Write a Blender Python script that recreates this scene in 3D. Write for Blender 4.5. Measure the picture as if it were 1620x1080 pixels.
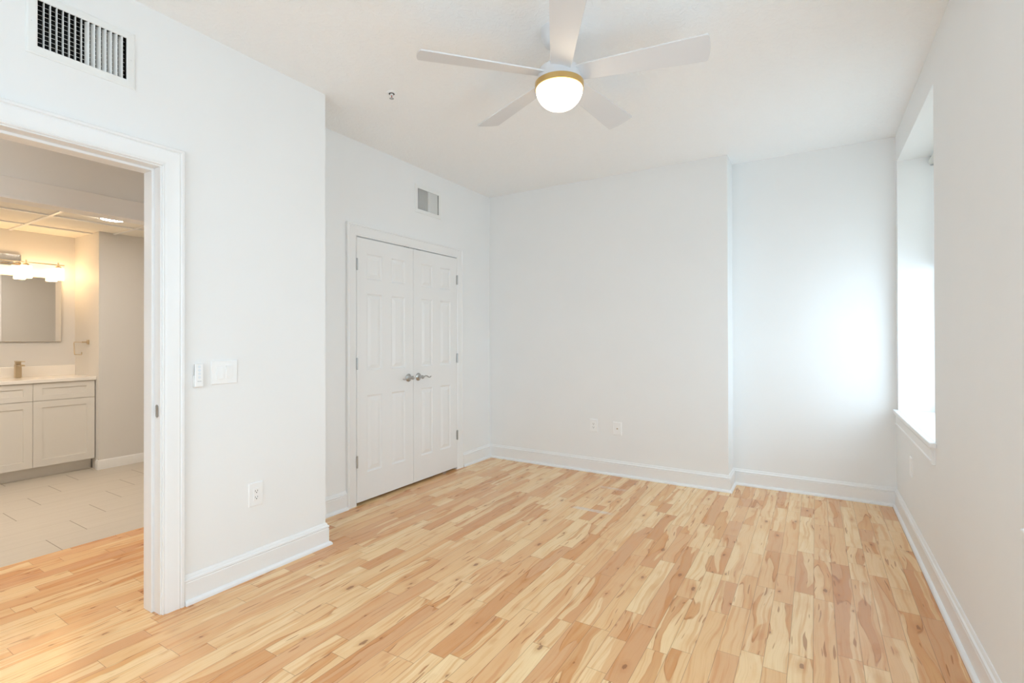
import bpy, math, random
from mathutils import Vector, Matrix
from math import sin, cos, pi, radians, floor as mfloor

# ------------------------------------------------------------------ clean start
for o in list(bpy.data.objects):
    bpy.data.objects.remove(o)
scene = bpy.context.scene
COL = scene.collection

# ------------------------------------------------------------------ camera
cam_d = bpy.data.cameras.new('camera')
cam = bpy.data.objects.new('camera', cam_d)
COL.objects.link(cam)
scene.camera = cam
FPX, CYP = 782.785, 530.95
yaw, pitch, roll = 0.550093, 0.004536, -0.002405
cam_d.sensor_fit = 'HORIZONTAL'
cam_d.sensor_width = 36.0
cam_d.lens = FPX / 1620 * 36.0
cam_d.shift_y = -(540 - CYP) / 1620
cam_d.clip_start = 0.02
F_ = Vector((-sin(yaw) * cos(pitch), cos(yaw) * cos(pitch), sin(pitch)))
R_ = Vector((cos(yaw), sin(yaw), 0))
U_ = R_.cross(F_)
R2 = R_ * cos(roll) + U_ * sin(roll)
U2 = -R_ * sin(roll) + U_ * cos(roll)
M = Matrix((R2, U2, -F_)).transposed().to_4x4()
M.translation = Vector((0, 0, 1.2707))
cam.matrix_world = M

# ------------------------------------------------------------------ view, world
scene.view_settings.view_transform = 'Standard'
scene.view_settings.look = 'None'
scene.view_settings.exposure = 0.0
scene.view_settings.gamma = 1.0
scene.view_settings.use_curve_mapping = False
scene.cycles.max_bounces = 14
scene.cycles.diffuse_bounces = 9
scene.cycles.glossy_bounces = 5
scene.cycles.transparent_max_bounces = 10
scene.cycles.sample_clamp_indirect = 6.0
scene.cycles.caustics_reflective = False
scene.cycles.caustics_refractive = False

SKY = 6.25
world = bpy.data.worlds.new('overcast_sky')
scene.world = world
world.use_nodes = True
wn = world.node_tree
wn.nodes.clear()
w_out = wn.nodes.new('ShaderNodeOutputWorld')
w_bg = wn.nodes.new('ShaderNodeBackground')
w_tc = wn.nodes.new('ShaderNodeTexCoord')
w_sep = wn.nodes.new('ShaderNodeSeparateXYZ')
w_rmp = wn.nodes.new('ShaderNodeValToRGB')
w_mr = wn.nodes.new('ShaderNodeMapRange')
w_mr.inputs['From Min'].default_value = -1
w_mr.inputs['From Max'].default_value = 1
wn.links.new(w_tc.outputs['Generated'], w_sep.inputs[0])
wn.links.new(w_sep.outputs['Z'], w_mr.inputs['Value'])
wn.links.new(w_mr.outputs[0], w_rmp.inputs[0])
wn.links.new(w_rmp.outputs[0], w_bg.inputs[0])
wn.links.new(w_bg.outputs[0], w_out.inputs[0])
cr = w_rmp.color_ramp
cr.elements[0].position = 0.44
cr.elements[0].color = (0.57, 0.67, 0.76, 1)
cr.elements[1].position = 0.53
cr.elements[1].color = (0.73, 0.87, 1.0, 1)
w_bg.inputs[1].default_value = SKY


def lamp_area(name, loc, rot, sx, sy, power, color, portal=False, shape='RECTANGLE'):
    d = bpy.data.lights.new(name, 'AREA')
    d.shape = shape
    d.size = sx
    if shape == 'RECTANGLE':
        d.size_y = sy
    d.energy = power
    d.color = color
    if portal:
        d.cycles.is_portal = True
    o = bpy.data.objects.new(name, d)
    COL.objects.link(o)
    o.location = loc
    o.rotation_euler = rot
    return o


# room measurements (metres; camera stands at x = 0, y = 0)
XL, XLB, XC, XR = -2.577, -2.709, -2.980, 0.517
YC, YB, YB2, YREAR = 2.0, 4.404, 4.6785, -1.35
XP = -0.614
H = 2.778
XH = -3.875            # hall / bathroom threshold
XV, XA = -5.95, -6.55  # bathroom wall face, alcove back wall
YS = 2.005             # alcove return
HB = 2.308             # bathroom ceiling
W1 = (3.27, 4.58)
W2 = (0.585, 1.895)
WZ = (0.735, 2.562)

for (a, b) in (W1, W2):
    lamp_area('window_portal', (0.86, (a + b) / 2, (WZ[0] + WZ[1]) / 2), (0, radians(90), 0),
              WZ[1] - WZ[0], b - a, 1, (1, 1, 1), portal=True)

lamp_area('window_portal', (-1.05, -1.50, 1.475), (radians(-90), 0, 0), 2.1, 1.75, 1, (1, 1, 1), portal=True)  # portal of the added rear window

# added lamps, out of view, that brighten the bathroom and hall
for lx, ly, lz, lp in ((-4.50, 1.25, 2.30, 15), (-4.50, -0.1, 2.30, 12), (-5.19, 0.45, 2.30, 6), (-3.30, 0.25, 2.77, 4.0)):
    lamp_area('added_fill_lamp', (lx, ly, lz), (0, 0, 0), 0.16, 0.16, lp, (1.0, 0.92, 0.82), shape='DISK')

# ------------------------------------------------------------------ materials


def lin(c):
    def f(v):
        v /= 255.0
        return v / 12.92 if v <= 0.04045 else ((v + 0.055) / 1.055) ** 2.4
    return (f(c[0]), f(c[1]), f(c[2]), 1)


def new_mat(name):
    m = bpy.data.materials.new(name)
    m.use_nodes = True
    nt = m.node_tree
    b = nt.nodes['Principled BSDF']
    return m, nt, b


def noise_bump(nt, b, scale, strength, dist=0.001, detail=3.0):
    tc = nt.nodes.new('ShaderNodeTexCoord')
    n = nt.nodes.new('ShaderNodeTexNoise')
    n.inputs['Scale'].default_value = scale
    n.inputs['Detail'].default_value = detail
    bp = nt.nodes.new('ShaderNodeBump')
    bp.inputs['Strength'].default_value = strength
    bp.inputs['Distance'].default_value = dist
    nt.links.new(tc.outputs['Object'], n.inputs['Vector'])
    nt.links.new(n.outputs[0], bp.inputs['Height'])
    nt.links.new(bp.outputs[0], b.inputs['Normal'])
    return n, tc


def simple(name, col, rough=0.5, metal=0.0, bump=None, spec=0.5):
    m, nt, b = new_mat(name)
    b.inputs['Roughness'].default_value = rough
    b.inputs['Metallic'].default_value = metal
    b.inputs['Specular IOR Level'].default_value = spec
    tc = nt.nodes.new('ShaderNodeTexCoord')
    n = nt.nodes.new('ShaderNodeTexNoise')
    n.inputs['Scale'].default_value = 3.0
    mx = nt.nodes.new('ShaderNodeMix')
    mx.data_type = 'RGBA'
    c = tuple(col) if len(col) == 4 else tuple(col) + (1,)
    mx.inputs['A'].default_value = tuple(v * 0.985 for v in c[:3]) + (1,)
    mx.inputs['B'].default_value = tuple(min(1, v * 1.015) for v in c[:3]) + (1,)
    nt.links.new(tc.outputs['Object'], n.inputs['Vector'])
    nt.links.new(n.outputs[0], mx.inputs['Factor'])
    nt.links.new(mx.outputs['Result'], b.inputs['Base Color'])
    if bump:
        n2 = nt.nodes.new('ShaderNodeTexNoise')
        n2.inputs['Scale'].default_value = bump[0]
        n2.inputs['Detail'].default_value = 3
        bp = nt.nodes.new('ShaderNodeBump')
        bp.inputs['Strength'].default_value = bump[1]
        bp.inputs['Distance'].default_value = bump[2]
        nt.links.new(tc.outputs['Object'], n2.inputs['Vector'])
        nt.links.new(n2.outputs[0], bp.inputs['Height'])
        nt.links.new(bp.outputs[0], b.inputs['Normal'])
    return m


def emissive(name, col, strength):
    m, nt, b = new_mat(name)
    b.inputs['Base Color'].default_value = (0.9, 0.88, 0.84, 1)
    b.inputs['Roughness'].default_value = 0.3
    b.inputs['Emission Color'].default_value = tuple(col) + (1,)
    b.inputs['Emission Strength'].default_value = strength
    return m


M_wall = simple('wall_paint', (0.82, 0.828, 0.828), 0.55, bump=(220, 0.12, 0.0006), spec=0.3)
M_bwall = simple('bathroom_wall_paint', (0.70, 0.69, 0.67), 0.5, bump=(200, 0.1, 0.0006), spec=0.3)
M_trim = simple('white_trim_paint', (0.82, 0.825, 0.825), 0.32)
M_door = simple('white_door_paint', (0.81, 0.81, 0.805), 0.38)
M_white = simple('white_plastic', (0.86, 0.865, 0.865), 0.3)
M_fanw = simple('fan_white_paint', (0.69, 0.695, 0.71), 0.4)
M_ventw = simple('vent_white_enamel', (0.80, 0.81, 0.80), 0.4)
M_dark = simple('dark_void', (0.012, 0.012, 0.012), 0.9)
M_slot = simple('dark_slot', (0.05, 0.05, 0.05), 0.7)
M_grey = simple('grey_print', (0.45, 0.47, 0.5), 0.5)
M_nickel = simple('satin_nickel', (0.50, 0.495, 0.485), 0.30, 1.0)
M_brass = simple('brushed_brass', (0.66, 0.47, 0.20), 0.32, 1.0, bump=(400, 0.1, 0.0005))
M_bronze = simple('brushed_champagne_metal', (0.62, 0.50, 0.34), 0.28, 1.0)
M_chrome = simple('chrome', (0.80, 0.79, 0.77), 0.08, 1.0)
M_vanity = simple('vanity_lacquer', (0.72, 0.70, 0.66), 0.4)
M_counter = simple('quartz_counter', (0.86, 0.83, 0.78), 0.15, bump=(40, 0.005, 0.0005))
M_mirror = simple('mirror_silver', (0.86, 0.86, 0.85), 0.01, 1.0)
M_shade = None
M_globe = emissive('lit_opal_glass', (1.0, 0.84, 0.64), 7.0)
M_vlight = emissive('lit_frosted_glass', (1.0, 0.63, 0.30), 19.0)
M_down = emissive('lit_downlight_lens', (1.0, 0.92, 0.82), 55.0)
M_outside = simple('exterior_render', (0.5, 0.5, 0.48), 0.8)

# ceiling: hand-trowelled texture
M_ceil, nt, b = new_mat('textured_ceiling_paint')
b.inputs['Base Color'].default_value = (0.89, 0.90, 0.905, 1)
b.inputs['Roughness'].default_value = 0.75
b.inputs['Specular IOR Level'].default_value = 0.25
tc = nt.nodes.new('ShaderNodeTexCoord')
n1 = nt.nodes.new('ShaderNodeTexNoise')
n1.inputs['Scale'].default_value = 26
n1.inputs['Detail'].default_value = 5
n1.inputs['Distortion'].default_value = 1.6
rmp = nt.nodes.new('ShaderNodeValToRGB')
rmp.color_ramp.elements[0].position = 0.46
rmp.color_ramp.elements[1].position = 0.62
bmp = nt.nodes.new('ShaderNodeBump')
bmp.inputs['Strength'].default_value = 0.45
bmp.inputs['Distance'].default_value = 0.0028
nt.links.new(tc.outputs['Object'], n1.inputs['Vector'])
nt.links.new(n1.outputs[0], rmp.inputs[0])
nt.links.new(rmp.outputs[0], bmp.inputs['Height'])
nt.links.new(bmp.outputs[0], b.inputs['Normal'])

M_tilec = simple('ceiling_tile', (0.87, 0.84, 0.77), 0.85, bump=(300, 0.4, 0.001), spec=0.2)

# glass: clear pane that lets daylight straight through
M_glass = bpy.data.materials.new('window_glass')
M_glass.use_nodes = True
nt = M_glass.node_tree
nt.nodes.clear()
o_ = nt.nodes.new('ShaderNodeOutputMaterial')
mx = nt.nodes.new('ShaderNodeMixShader')
tr = nt.nodes.new('ShaderNodeBsdfTransparent')
tr.inputs[0].default_value = (0.95, 0.97, 0.97, 1)
gl = nt.nodes.new('ShaderNodeBsdfGlossy')
gl.inputs['Roughness'].default_value = 0.02
fr = nt.nodes.new('ShaderNodeFresnel')
fr.inputs[0].default_value = 1.45
gg = nt.nodes.new('ShaderNodeNewGeometry')
fm = nt.nodes.new('ShaderNodeMath')
fm.operation = 'MULTIPLY'
fs_ = nt.nodes.new('ShaderNodeMath')
fs_.operation = 'SUBTRACT'
fs_.inputs[0].default_value = 1.0
nt.links.new(gg.outputs['Backfacing'], fs_.inputs[1])
nt.links.new(fr.outputs[0], fm.inputs[0])
nt.links.new(fs_.outputs[0], fm.inputs[1])
nt.links.new(fm.outputs[0], mx.inputs[0])
nt.links.new(tr.outputs[0], mx.inputs[1])
nt.links.new(gl.outputs[0], mx.inputs[2])
nt.links.new(mx.outputs[0], o_.inputs[0])

# roller blind fabric: slightly translucent
M_shade = bpy.data.materials.new('blind_fabric')
M_shade.use_nodes = True
nt = M_shade.node_tree
nt.nodes.clear()
o_ = nt.nodes.new('ShaderNodeOutputMaterial')
mx = nt.nodes.new('ShaderNodeMixShader')
mx.inputs[0].default_value = 0.45
df = nt.nodes.new('ShaderNodeBsdfDiffuse')
df.inputs[0].default_value = (0.8, 0.8, 0.78, 1)
tl = nt.nodes.new('ShaderNodeBsdfTranslucent')
tl.inputs[0].default_value = (0.88, 0.87, 0.83, 1)
nt.links.new(df.outputs[0], mx.inputs[1])
nt.links.new(tl.outputs[0], mx.inputs[2])
nt.links.new(mx.outputs[0], o_.inputs[0])


def N(nt, t, **kw):
    n = nt.nodes.new(t)
    for k, v in kw.items():
        setattr(n, k, v)
    return n


def math_(nt, op, a, b=None, c=None, clamp=False):
    n = nt.nodes.new('ShaderNodeMath')
    n.operation = op
    n.use_clamp = clamp
    for i, v in enumerate((a, b, c)):
        if v is None:
            continue
        if isinstance(v, (int, float)):
            n.inputs[i].default_value = v
        else:
            nt.links.new(v, n.inputs[i])
    return n.outputs[0]


def smooth(nt, v, lo, hi):
    n = nt.nodes.new('ShaderNodeMapRange')
    n.interpolation_type = 'SMOOTHSTEP'
    nt.links.new(v, n.inputs['Value'])
    for k, x in (('From Min', lo), ('From Max', hi)):
        if isinstance(x, (int, float)):
            n.inputs[k].default_value = x
        else:
            nt.links.new(x, n.inputs[k])
    return n.outputs[0]


def mixc(nt, f, a, b):
    n = nt.nodes.new('ShaderNodeMix')
    n.data_type = 'RGBA'
    for k, v in (('Factor', f), ('A', a), ('B', b)):
        if isinstance(v, (int, float)):
            n.inputs[k].default_value = v
        elif isinstance(v, tuple):
            n.inputs[k].default_value = v
        else:
            nt.links.new(v, n.inputs[k])
    return n.outputs['Result']


def plank_coords(nt):
    """uv map 'board' = (metres along, metres across); attribute 'board_rand' = three randoms and the length"""
    at = N(nt, 'ShaderNodeAttribute', attribute_name='board_rand')
    uv = N(nt, 'ShaderNodeUVMap', uv_map='board')
    sp = nt.nodes.new('ShaderNodeSeparateXYZ')
    nt.links.new(uv.outputs[0], sp.inputs[0])
    sr = nt.nodes.new('ShaderNodeSeparateColor')
    nt.links.new(at.outputs['Color'], sr.inputs[0])
    return sp.outputs[0], sp.outputs[1], sr.outputs[0], sr.outputs[1], sr.outputs[2], at.outputs['Alpha']


def vec(nt, x, y, z):
    c = nt.nodes.new('ShaderNodeCombineXYZ')
    for i, v in enumerate((x, y, z)):
        if isinstance(v, (int, float)):
            c.inputs[i].default_value = v
        else:
            nt.links.new(v, c.inputs[i])
    return c.outputs[0]


def noise(nt, v, detail=2.0, rough=0.5, dist=0.0, scale=1.0):
    n = nt.nodes.new('ShaderNodeTexNoise')
    n.inputs['Scale'].default_value = scale
    n.inputs['Detail'].default_value = detail
    n.inputs['Roughness'].default_value = rough
    n.inputs['Distortion'].default_value = dist
    nt.links.new(v, n.inputs['Vector'])
    return n.outputs[0]


PW = 0.0832
# ---- hickory / maple strip floor
M_wood, nt, b = new_mat('rustic_maple_boards')
al, ac, r1, r2, r3, ln = plank_coords(nt)
off = math_(nt, 'MULTIPLY', r1, 91.0)
off2 = math_(nt, 'MULTIPLY', r2, 57.0)
# slow sideways wander so that the figure is not dead straight
w1 = noise(nt, vec(nt, math_(nt, 'MULTIPLY', al, 2.3), off, off2), 1.0)
w2 = noise(nt, vec(nt, math_(nt, 'MULTIPLY', al, 9.0), off2, off), 1.0)
wand = math_(nt, 'ADD', math_(nt, 'MULTIPLY', math_(nt, 'SUBTRACT', w1, 0.5), 0.085), math_(nt, 'MULTIPLY', math_(nt, 'SUBTRACT', w2, 0.5), 0.014))
acw = math_(nt, 'ADD', ac, wand)
# base tone per board
ramp = nt.nodes.new('ShaderNodeValToRGB')
e = ramp.color_ramp.elements
e[0].position = 0.0
e[0].color = lin((240, 213, 168))
e[1].position = 1.0
e[1].color = lin((212, 164, 118))
for p_, c_ in ((0.25, (237, 206, 160)), (0.50, (230, 193, 146)), (0.75, (224, 183, 138)), (0.92, (215, 172, 130))):
    q = ramp.color_ramp.elements.new(p_)
    q.color = lin(c_)
nt.links.new(r1, ramp.inputs[0])
base = ramp.outputs[0]
# brown heartwood tongues, sharp-edged long shapes
heart = noise(nt, vec(nt, math_(nt, 'MULTIPLY', al, 1.3), math_(nt, 'MULTIPLY', acw, 11.0), off), 1.3, 0.45, 0.0)
thr = math_(nt, 'MULTIPLY_ADD', r2, -0.27, 0.74)
hm = smooth(nt, heart, thr, math_(nt, 'ADD', thr, 0.012))
hin = math_(nt, 'SUBTRACT', 1.0, smooth(nt, heart, math_(nt, 'ADD', thr, 0.01), math_(nt, 'ADD', thr, 0.11)))
hedge = math_(nt, 'MULTIPLY', smooth(nt, heart, math_(nt, 'SUBTRACT', thr, 0.003), math_(nt, 'ADD', thr, 0.002)),
              math_(nt, 'SUBTRACT', 1.0, smooth(nt, heart, math_(nt, 'ADD', thr, 0.008), math_(nt, 'ADD', thr, 0.020))))
evar = noise(nt, vec(nt, math_(nt, 'MULTIPLY', al, 6.0), math_(nt, 'MULTIPLY', ac, 20.0), off2), 2.0)
hcol = nt.nodes.new('ShaderNodeValToRGB')
e = hcol.color_ramp.elements
e[0].color = lin((222, 175, 122))
e[1].color = lin((198, 146, 100))
nt.links.new(r3, hcol.inputs[0])
c = mixc(nt, math_(nt, 'MULTIPLY', hm, 0.62), base, hcol.outputs[0])
c = mixc(nt, math_(nt, 'MULTIPLY', math_(nt, 'MULTIPLY', hm, hin), 0.30), c, lin((200, 140, 86)))
c = mixc(nt, math_(nt, 'MULTIPLY', math_(nt, 'MULTIPLY', hedge, smooth(nt, evar, 0.38, 0.60)), 0.72), c, lin((160, 102, 60)))
# pale sapwood bands
sap = noise(nt, vec(nt, math_(nt, 'MULTIPLY', al, 1.0), math_(nt, 'MULTIPLY', acw, 12.0), math_(nt, 'ADD', off2, 7.3)), 1.0)
c = mixc(nt, math_(nt, 'MULTIPLY', smooth(nt, sap, 0.60, 0.615), 0.65), c, lin((243, 217, 172)))
# fine grain
gr = noise(nt, vec(nt, math_(nt, 'MULTIPLY', al, 4.0), math_(nt, 'MULTIPLY', acw, 170.0), off), 3.0)
c = mixc(nt, math_(nt, 'MULTIPLY', smooth(nt, gr, 0.48, 0.74), 0.20), c, lin((190, 136, 90)))
# soft flame figure
fl_ = noise(nt, vec(nt, math_(nt, 'MULTIPLY', al, 1.8), math_(nt, 'MULTIPLY', acw, 55.0), math_(nt, 'ADD', off, 11.0)), 1.5)
c = mixc(nt, math_(nt, 'MULTIPLY', smooth(nt, fl_, 0.54, 0.66), 0.40), c, lin((202, 144, 92)))
# cloudy tone
cl = noise(nt, vec(nt, math_(nt, 'MULTIPLY', al, 5.0), math_(nt, 'MULTIPLY', ac, 18.0), off2), 3.0)
c = mixc(nt, math_(nt, 'MULTIPLY', smooth(nt, cl, 0.45, 0.75), 0.30), c, lin((214, 160, 108)))
# dark mineral slashes
ms = noise(nt, vec(nt, math_(nt, 'MULTIPLY', al, 5.0), math_(nt, 'MULTIPLY', acw, 60.0), math_(nt, 'ADD', off, 3.1)), 1.0)
c = mixc(nt, math_(nt, 'MULTIPLY', smooth(nt, ms, 0.70, 0.735), 0.62), c, lin((148, 92, 52)))
# knots
vk = nt.nodes.new('ShaderNodeTexVoronoi')
vk.voronoi_dimensions = '3D'
vk.inputs['Scale'].default_value = 1.0
nt.links.new(vec(nt, math_(nt, 'MULTIPLY', al, 6.5), math_(nt, 'MULTIPLY', ac, 15.0), off), vk.inputs['Vector'])
kd = vk.outputs['Distance']
ksep = nt.nodes.new('ShaderNodeSeparateColor')
nt.links.new(vk.outputs['Color'], ksep.inputs[0])
pick = math_(nt, 'GREATER_THAN', ksep.outputs[0], 0.52)
kn_n = noise(nt, vec(nt, math_(nt, 'MULTIPLY', al, 60.0), math_(nt, 'MULTIPLY', ac, 90.0), off), 2.0)
kdd = math_(nt, 'ADD', kd, math_(nt, 'MULTIPLY', math_(nt, 'SUBTRACT', kn_n, 0.5), 0.16))
rad = math_(nt, 'MULTIPLY_ADD', ksep.outputs[1], 0.12, 0.06)
halo = math_(nt, 'MULTIPLY', pick, math_(nt, 'SUBTRACT', 1.0, smooth(nt, kdd, 0.05, math_(nt, 'MULTIPLY', rad, 3.2))))
core = math_(nt, 'MULTIPLY', pick, math_(nt, 'SUBTRACT', 1.0, smooth(nt, kdd, math_(nt, 'MULTIPLY', rad, 0.7), rad)))
c = mixc(nt, math_(nt, 'MULTIPLY', halo, 0.38), c, lin((186, 128, 80)))
c = mixc(nt, math_(nt, 'MULTIPLY', core, 0.62), c, lin((112, 70, 44)))
# seams
e1 = math_(nt, 'MINIMUM', ac, math_(nt, 'SUBTRACT', PW, ac))
e2 = math_(nt, 'MINIMUM', al, math_(nt, 'SUBTRACT', ln, al))
ed = math_(nt, 'MINIMUM', e1, e2)
seam = math_(nt, 'SUBTRACT', 1.0, smooth(nt, ed, 0.0004, 0.0016))
c = mixc(nt, math_(nt, 'MULTIPLY', seam, 0.52), c, lin((120, 82, 52)))
# two whitish glue smears left across the boards
gp = nt.nodes.new('ShaderNodeNewGeometry')
gs = nt.nodes.new('ShaderNodeSeparateXYZ')
nt.links.new(gp.outputs['Position'], gs.inputs[0])


def smear(x0, x1, y, hw):
    mxx = math_(nt, 'MULTIPLY', smooth(nt, gs.outputs[0], x0 - 0.02, x0 + 0.03), math_(nt, 'SUBTRACT', 1.0, smooth(nt, gs.outputs[0], x1 - 0.08, x1 + 0.03)))
    dy = math_(nt, 'ABSOLUTE', math_(nt, 'SUBTRACT', gs.outputs[1], y))
    myy = math_(nt, 'SUBTRACT', 1.0, smooth(nt, dy, hw * 0.5, hw))
    nn = noise(nt, vec(nt, math_(nt, 'MULTIPLY', gs.outputs[0], 26.0), math_(nt, 'MULTIPLY', gs.outputs[1], 70.0), 0.0), 3.0)
    return math_(nt, 'MULTIPLY', math_(nt, 'MULTIPLY', mxx, myy), smooth(nt, nn, 0.30, 0.6))


c = mixc(nt, math_(nt, 'MULTIPLY', smear(-1.555, -1.25, 3.42, 0.034), 0.75), c, lin((222, 214, 200)))
c = mixc(nt, math_(nt, 'MULTIPLY', smear(-1.575, -1.33, 4.005, 0.034), 0.5), c, lin((222, 210, 192)))
hs = nt.nodes.new('ShaderNodeHueSaturation')
hs.inputs['Saturation'].default_value = 1.10
hs.inputs['Value'].default_value = 1.0
hs.inputs['Hue'].default_value = 0.4945
nt.links.new(c, hs.inputs['Color'])
nt.links.new(hs.outputs[0], b.inputs['Base Color'])
b.inputs['Roughness'].default_value = 0.19
b.inputs['Specular IOR Level'].default_value = 0.5
bh = math_(nt, 'ADD', math_(nt, 'MULTIPLY', seam, -1.0), math_(nt, 'MULTIPLY', gr, 0.08))
bm_ = nt.nodes.new('ShaderNodeBump')
bm_.inputs['Strength'].default_value = 0.5
bm_.inputs['Distance'].default_value = 0.001
nt.links.new(bh, bm_.inputs['Height'])
nt.links.new(bm_.outputs[0], b.inputs['Normal'])

# ---- bathroom floor tile
TW = 0.3035
M_tile, nt, b = new_mat('beige_plank_tile')
al, ac, r1, r2, r3, ln = plank_coords(nt)
tn = noise(nt, vec(nt, math_(nt, 'MULTIPLY', al, 2.0), math_(nt, 'MULTIPLY', ac, 60.0), math_(nt, 'MULTIPLY', r1, 40.0)), 3.0)
c = mixc(nt, tn, (0.52, 0.47, 0.40, 1), (0.62, 0.57, 0.50, 1))
c = mixc(nt, math_(nt, 'MULTIPLY', r2, 0.12), c, (0.50, 0.46, 0.39, 1))
e2 = math_(nt, 'MINIMUM', al, math_(nt, 'SUBTRACT', ln, al))
e1 = math_(nt, 'MINIMUM', ac, math_(nt, 'SUBTRACT', TW, ac))
sm1 = math_(nt, 'SUBTRACT', 1.0, smooth(nt, e1, 0.001, 0.003))
sm2 = math_(nt, 'SUBTRACT', 1.0, smooth(nt, e2, 0.0015, 0.0035))
c = mixc(nt, math_(nt, 'MULTIPLY', sm1, 0.6), c, (0.33, 0.28, 0.22, 1))
c = mixc(nt, math_(nt, 'MULTIPLY', sm2, 0.85), c, (0.20, 0.16, 0.12, 1))
nt.links.new(c, b.inputs['Base Color'])
b.inputs['Roughness'].default_value = 0.45
b.inputs['Specular IOR Level'].default_value = 0.4


# ------------------------------------------------------------------ mesh helpers
class MB:
    def __init__(s):
        s.v, s.f, s.m = [], [], []

    def add(s, vs, fs, mi=0):
        k = len(s.v)
        s.v += [tuple(p) for p in vs]
        for f in fs:
            s.f.append(tuple(i + k for i in f))
            s.m.append(mi)
        return s

    def box(s, x0, x1, y0, y1, z0, z1, mi=0):
        vs = [(x0, y0, z0), (x1, y0, z0), (x1, y1, z0), (x0, y1, z0), (x0, y0, z1), (x1, y0, z1), (x1, y1, z1), (x0, y1, z1)]
        return s.add(vs, [(0, 3, 2, 1), (4, 5, 6, 7), (0, 1, 5, 4), (1, 2, 6, 5), (2, 3, 7, 6), (3, 0, 4, 7)], mi)

    def rings(s, rings, closed=True, cap0=False, cap1=False, mi=0):
        n = len(rings[0])
        vs = [p for r in rings for p in r]
        fs = []
        for i in range(len(rings) - 1):
            for j in range(n if closed else n - 1):
                a, b_ = i * n + j, i * n + (j + 1) % n
                fs.append((a, b_, b_ + n, a + n))
        if cap0:
            fs.append(tuple(range(n))[::-1])
        if cap1:
            fs.append(tuple(range((len(rings) - 1) * n, len(rings) * n)))
        return s.add(vs, fs, mi)

    def lathe(s, prof, origin=(0, 0, 0), axis='z', n=32, mi=0, cap0=True, cap1=True):
        """prof: (radius, height) pairs along the axis"""
        rs = []
        for r, h in prof:
            r = max(r, 1e-5)
            ring = []
            for k in range(n):
                a = 2 * pi * k / n
                p = {'z': (r * cos(a), r * sin(a), h), 'x': (h, r * cos(a), r * sin(a)), 'y': (r * sin(a), h, r * cos(a))}[axis]
                ring.append((origin[0] + p[0], origin[1] + p[1], origin[2] + p[2]))
            rs.append(ring)
        return s.rings(rs, True, cap0, cap1, mi)

    def tube(s, pts, rad, n=12, mi=0, flat=1.0):
        pts = [Vector(p) for p in pts]
        rs = []
        up = Vector((0, 0, 1))
        for i, p in enumerate(pts):
            t = (pts[min(i + 1, len(pts) - 1)] - pts[max(i - 1, 0)]).normalized()
            u = up if abs(t.dot(up)) < 0.95 else Vector((1, 0, 0))
            a = t.cross(u).normalized()
            b_ = a.cross(t).normalized()
            r = rad[i] if isinstance(rad, (list, tuple)) else rad
            rs.append([tuple(p + a * r * cos(2 * pi * k / n) + b_ * r * flat * sin(2 * pi * k / n)) for k in range(n)])
        return s.rings(rs, True, True, True, mi)

    def build(s, name, mat, parent=None, smooth_=None, bevel=None, seg=2):
        me = bpy.data.meshes.new(name)
        me.from_pydata(s.v, [], s.f)
        mats = mat if isinstance(mat, (list, tuple)) else [mat]
        for m_ in mats:
            me.materials.append(m_)
        for i, pl in enumerate(me.polygons):
            pl.material_index = s.m[i]
        import bmesh
        bm = bmesh.new()
        bm.from_mesh(me)
        bmesh.ops.recalc_face_normals(bm, faces=bm.faces)
        bm.to_mesh(me)
        bm.free()
        if smooth_:
            me.polygons.foreach_set('use_smooth', [True] * len(me.polygons))
            me.set_sharp_from_angle(angle=radians(smooth_))
        me.update()
        o = bpy.data.objects.new(name, me)
        COL.objects.link(o)
        if parent:
            o.parent = parent
        if bevel:
            md = o.modifiers.new('bevel', 'BEVEL')
            md.width = bevel
            md.segments = seg
            md.limit_method = 'ANGLE'
        return o


def empty(name, loc=(0, 0, 0), rz=0.0):
    o = bpy.data.objects.new(name, None)
    o.empty_display_size = 0.1
    COL.objects.link(o)
    o.location = loc
    o.rotation_euler = (0, 0, rz)
    return o


def tag(o, label=None, cat=None, group=None, kind=None):
    if label:
        o['label'] = label
    if cat:
        o['category'] = cat
    if group:
        o['group'] = group
    if kind:
        o['kind'] = kind
    return o


def struct(o):
    o['kind'] = 'structure'
    return o


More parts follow.
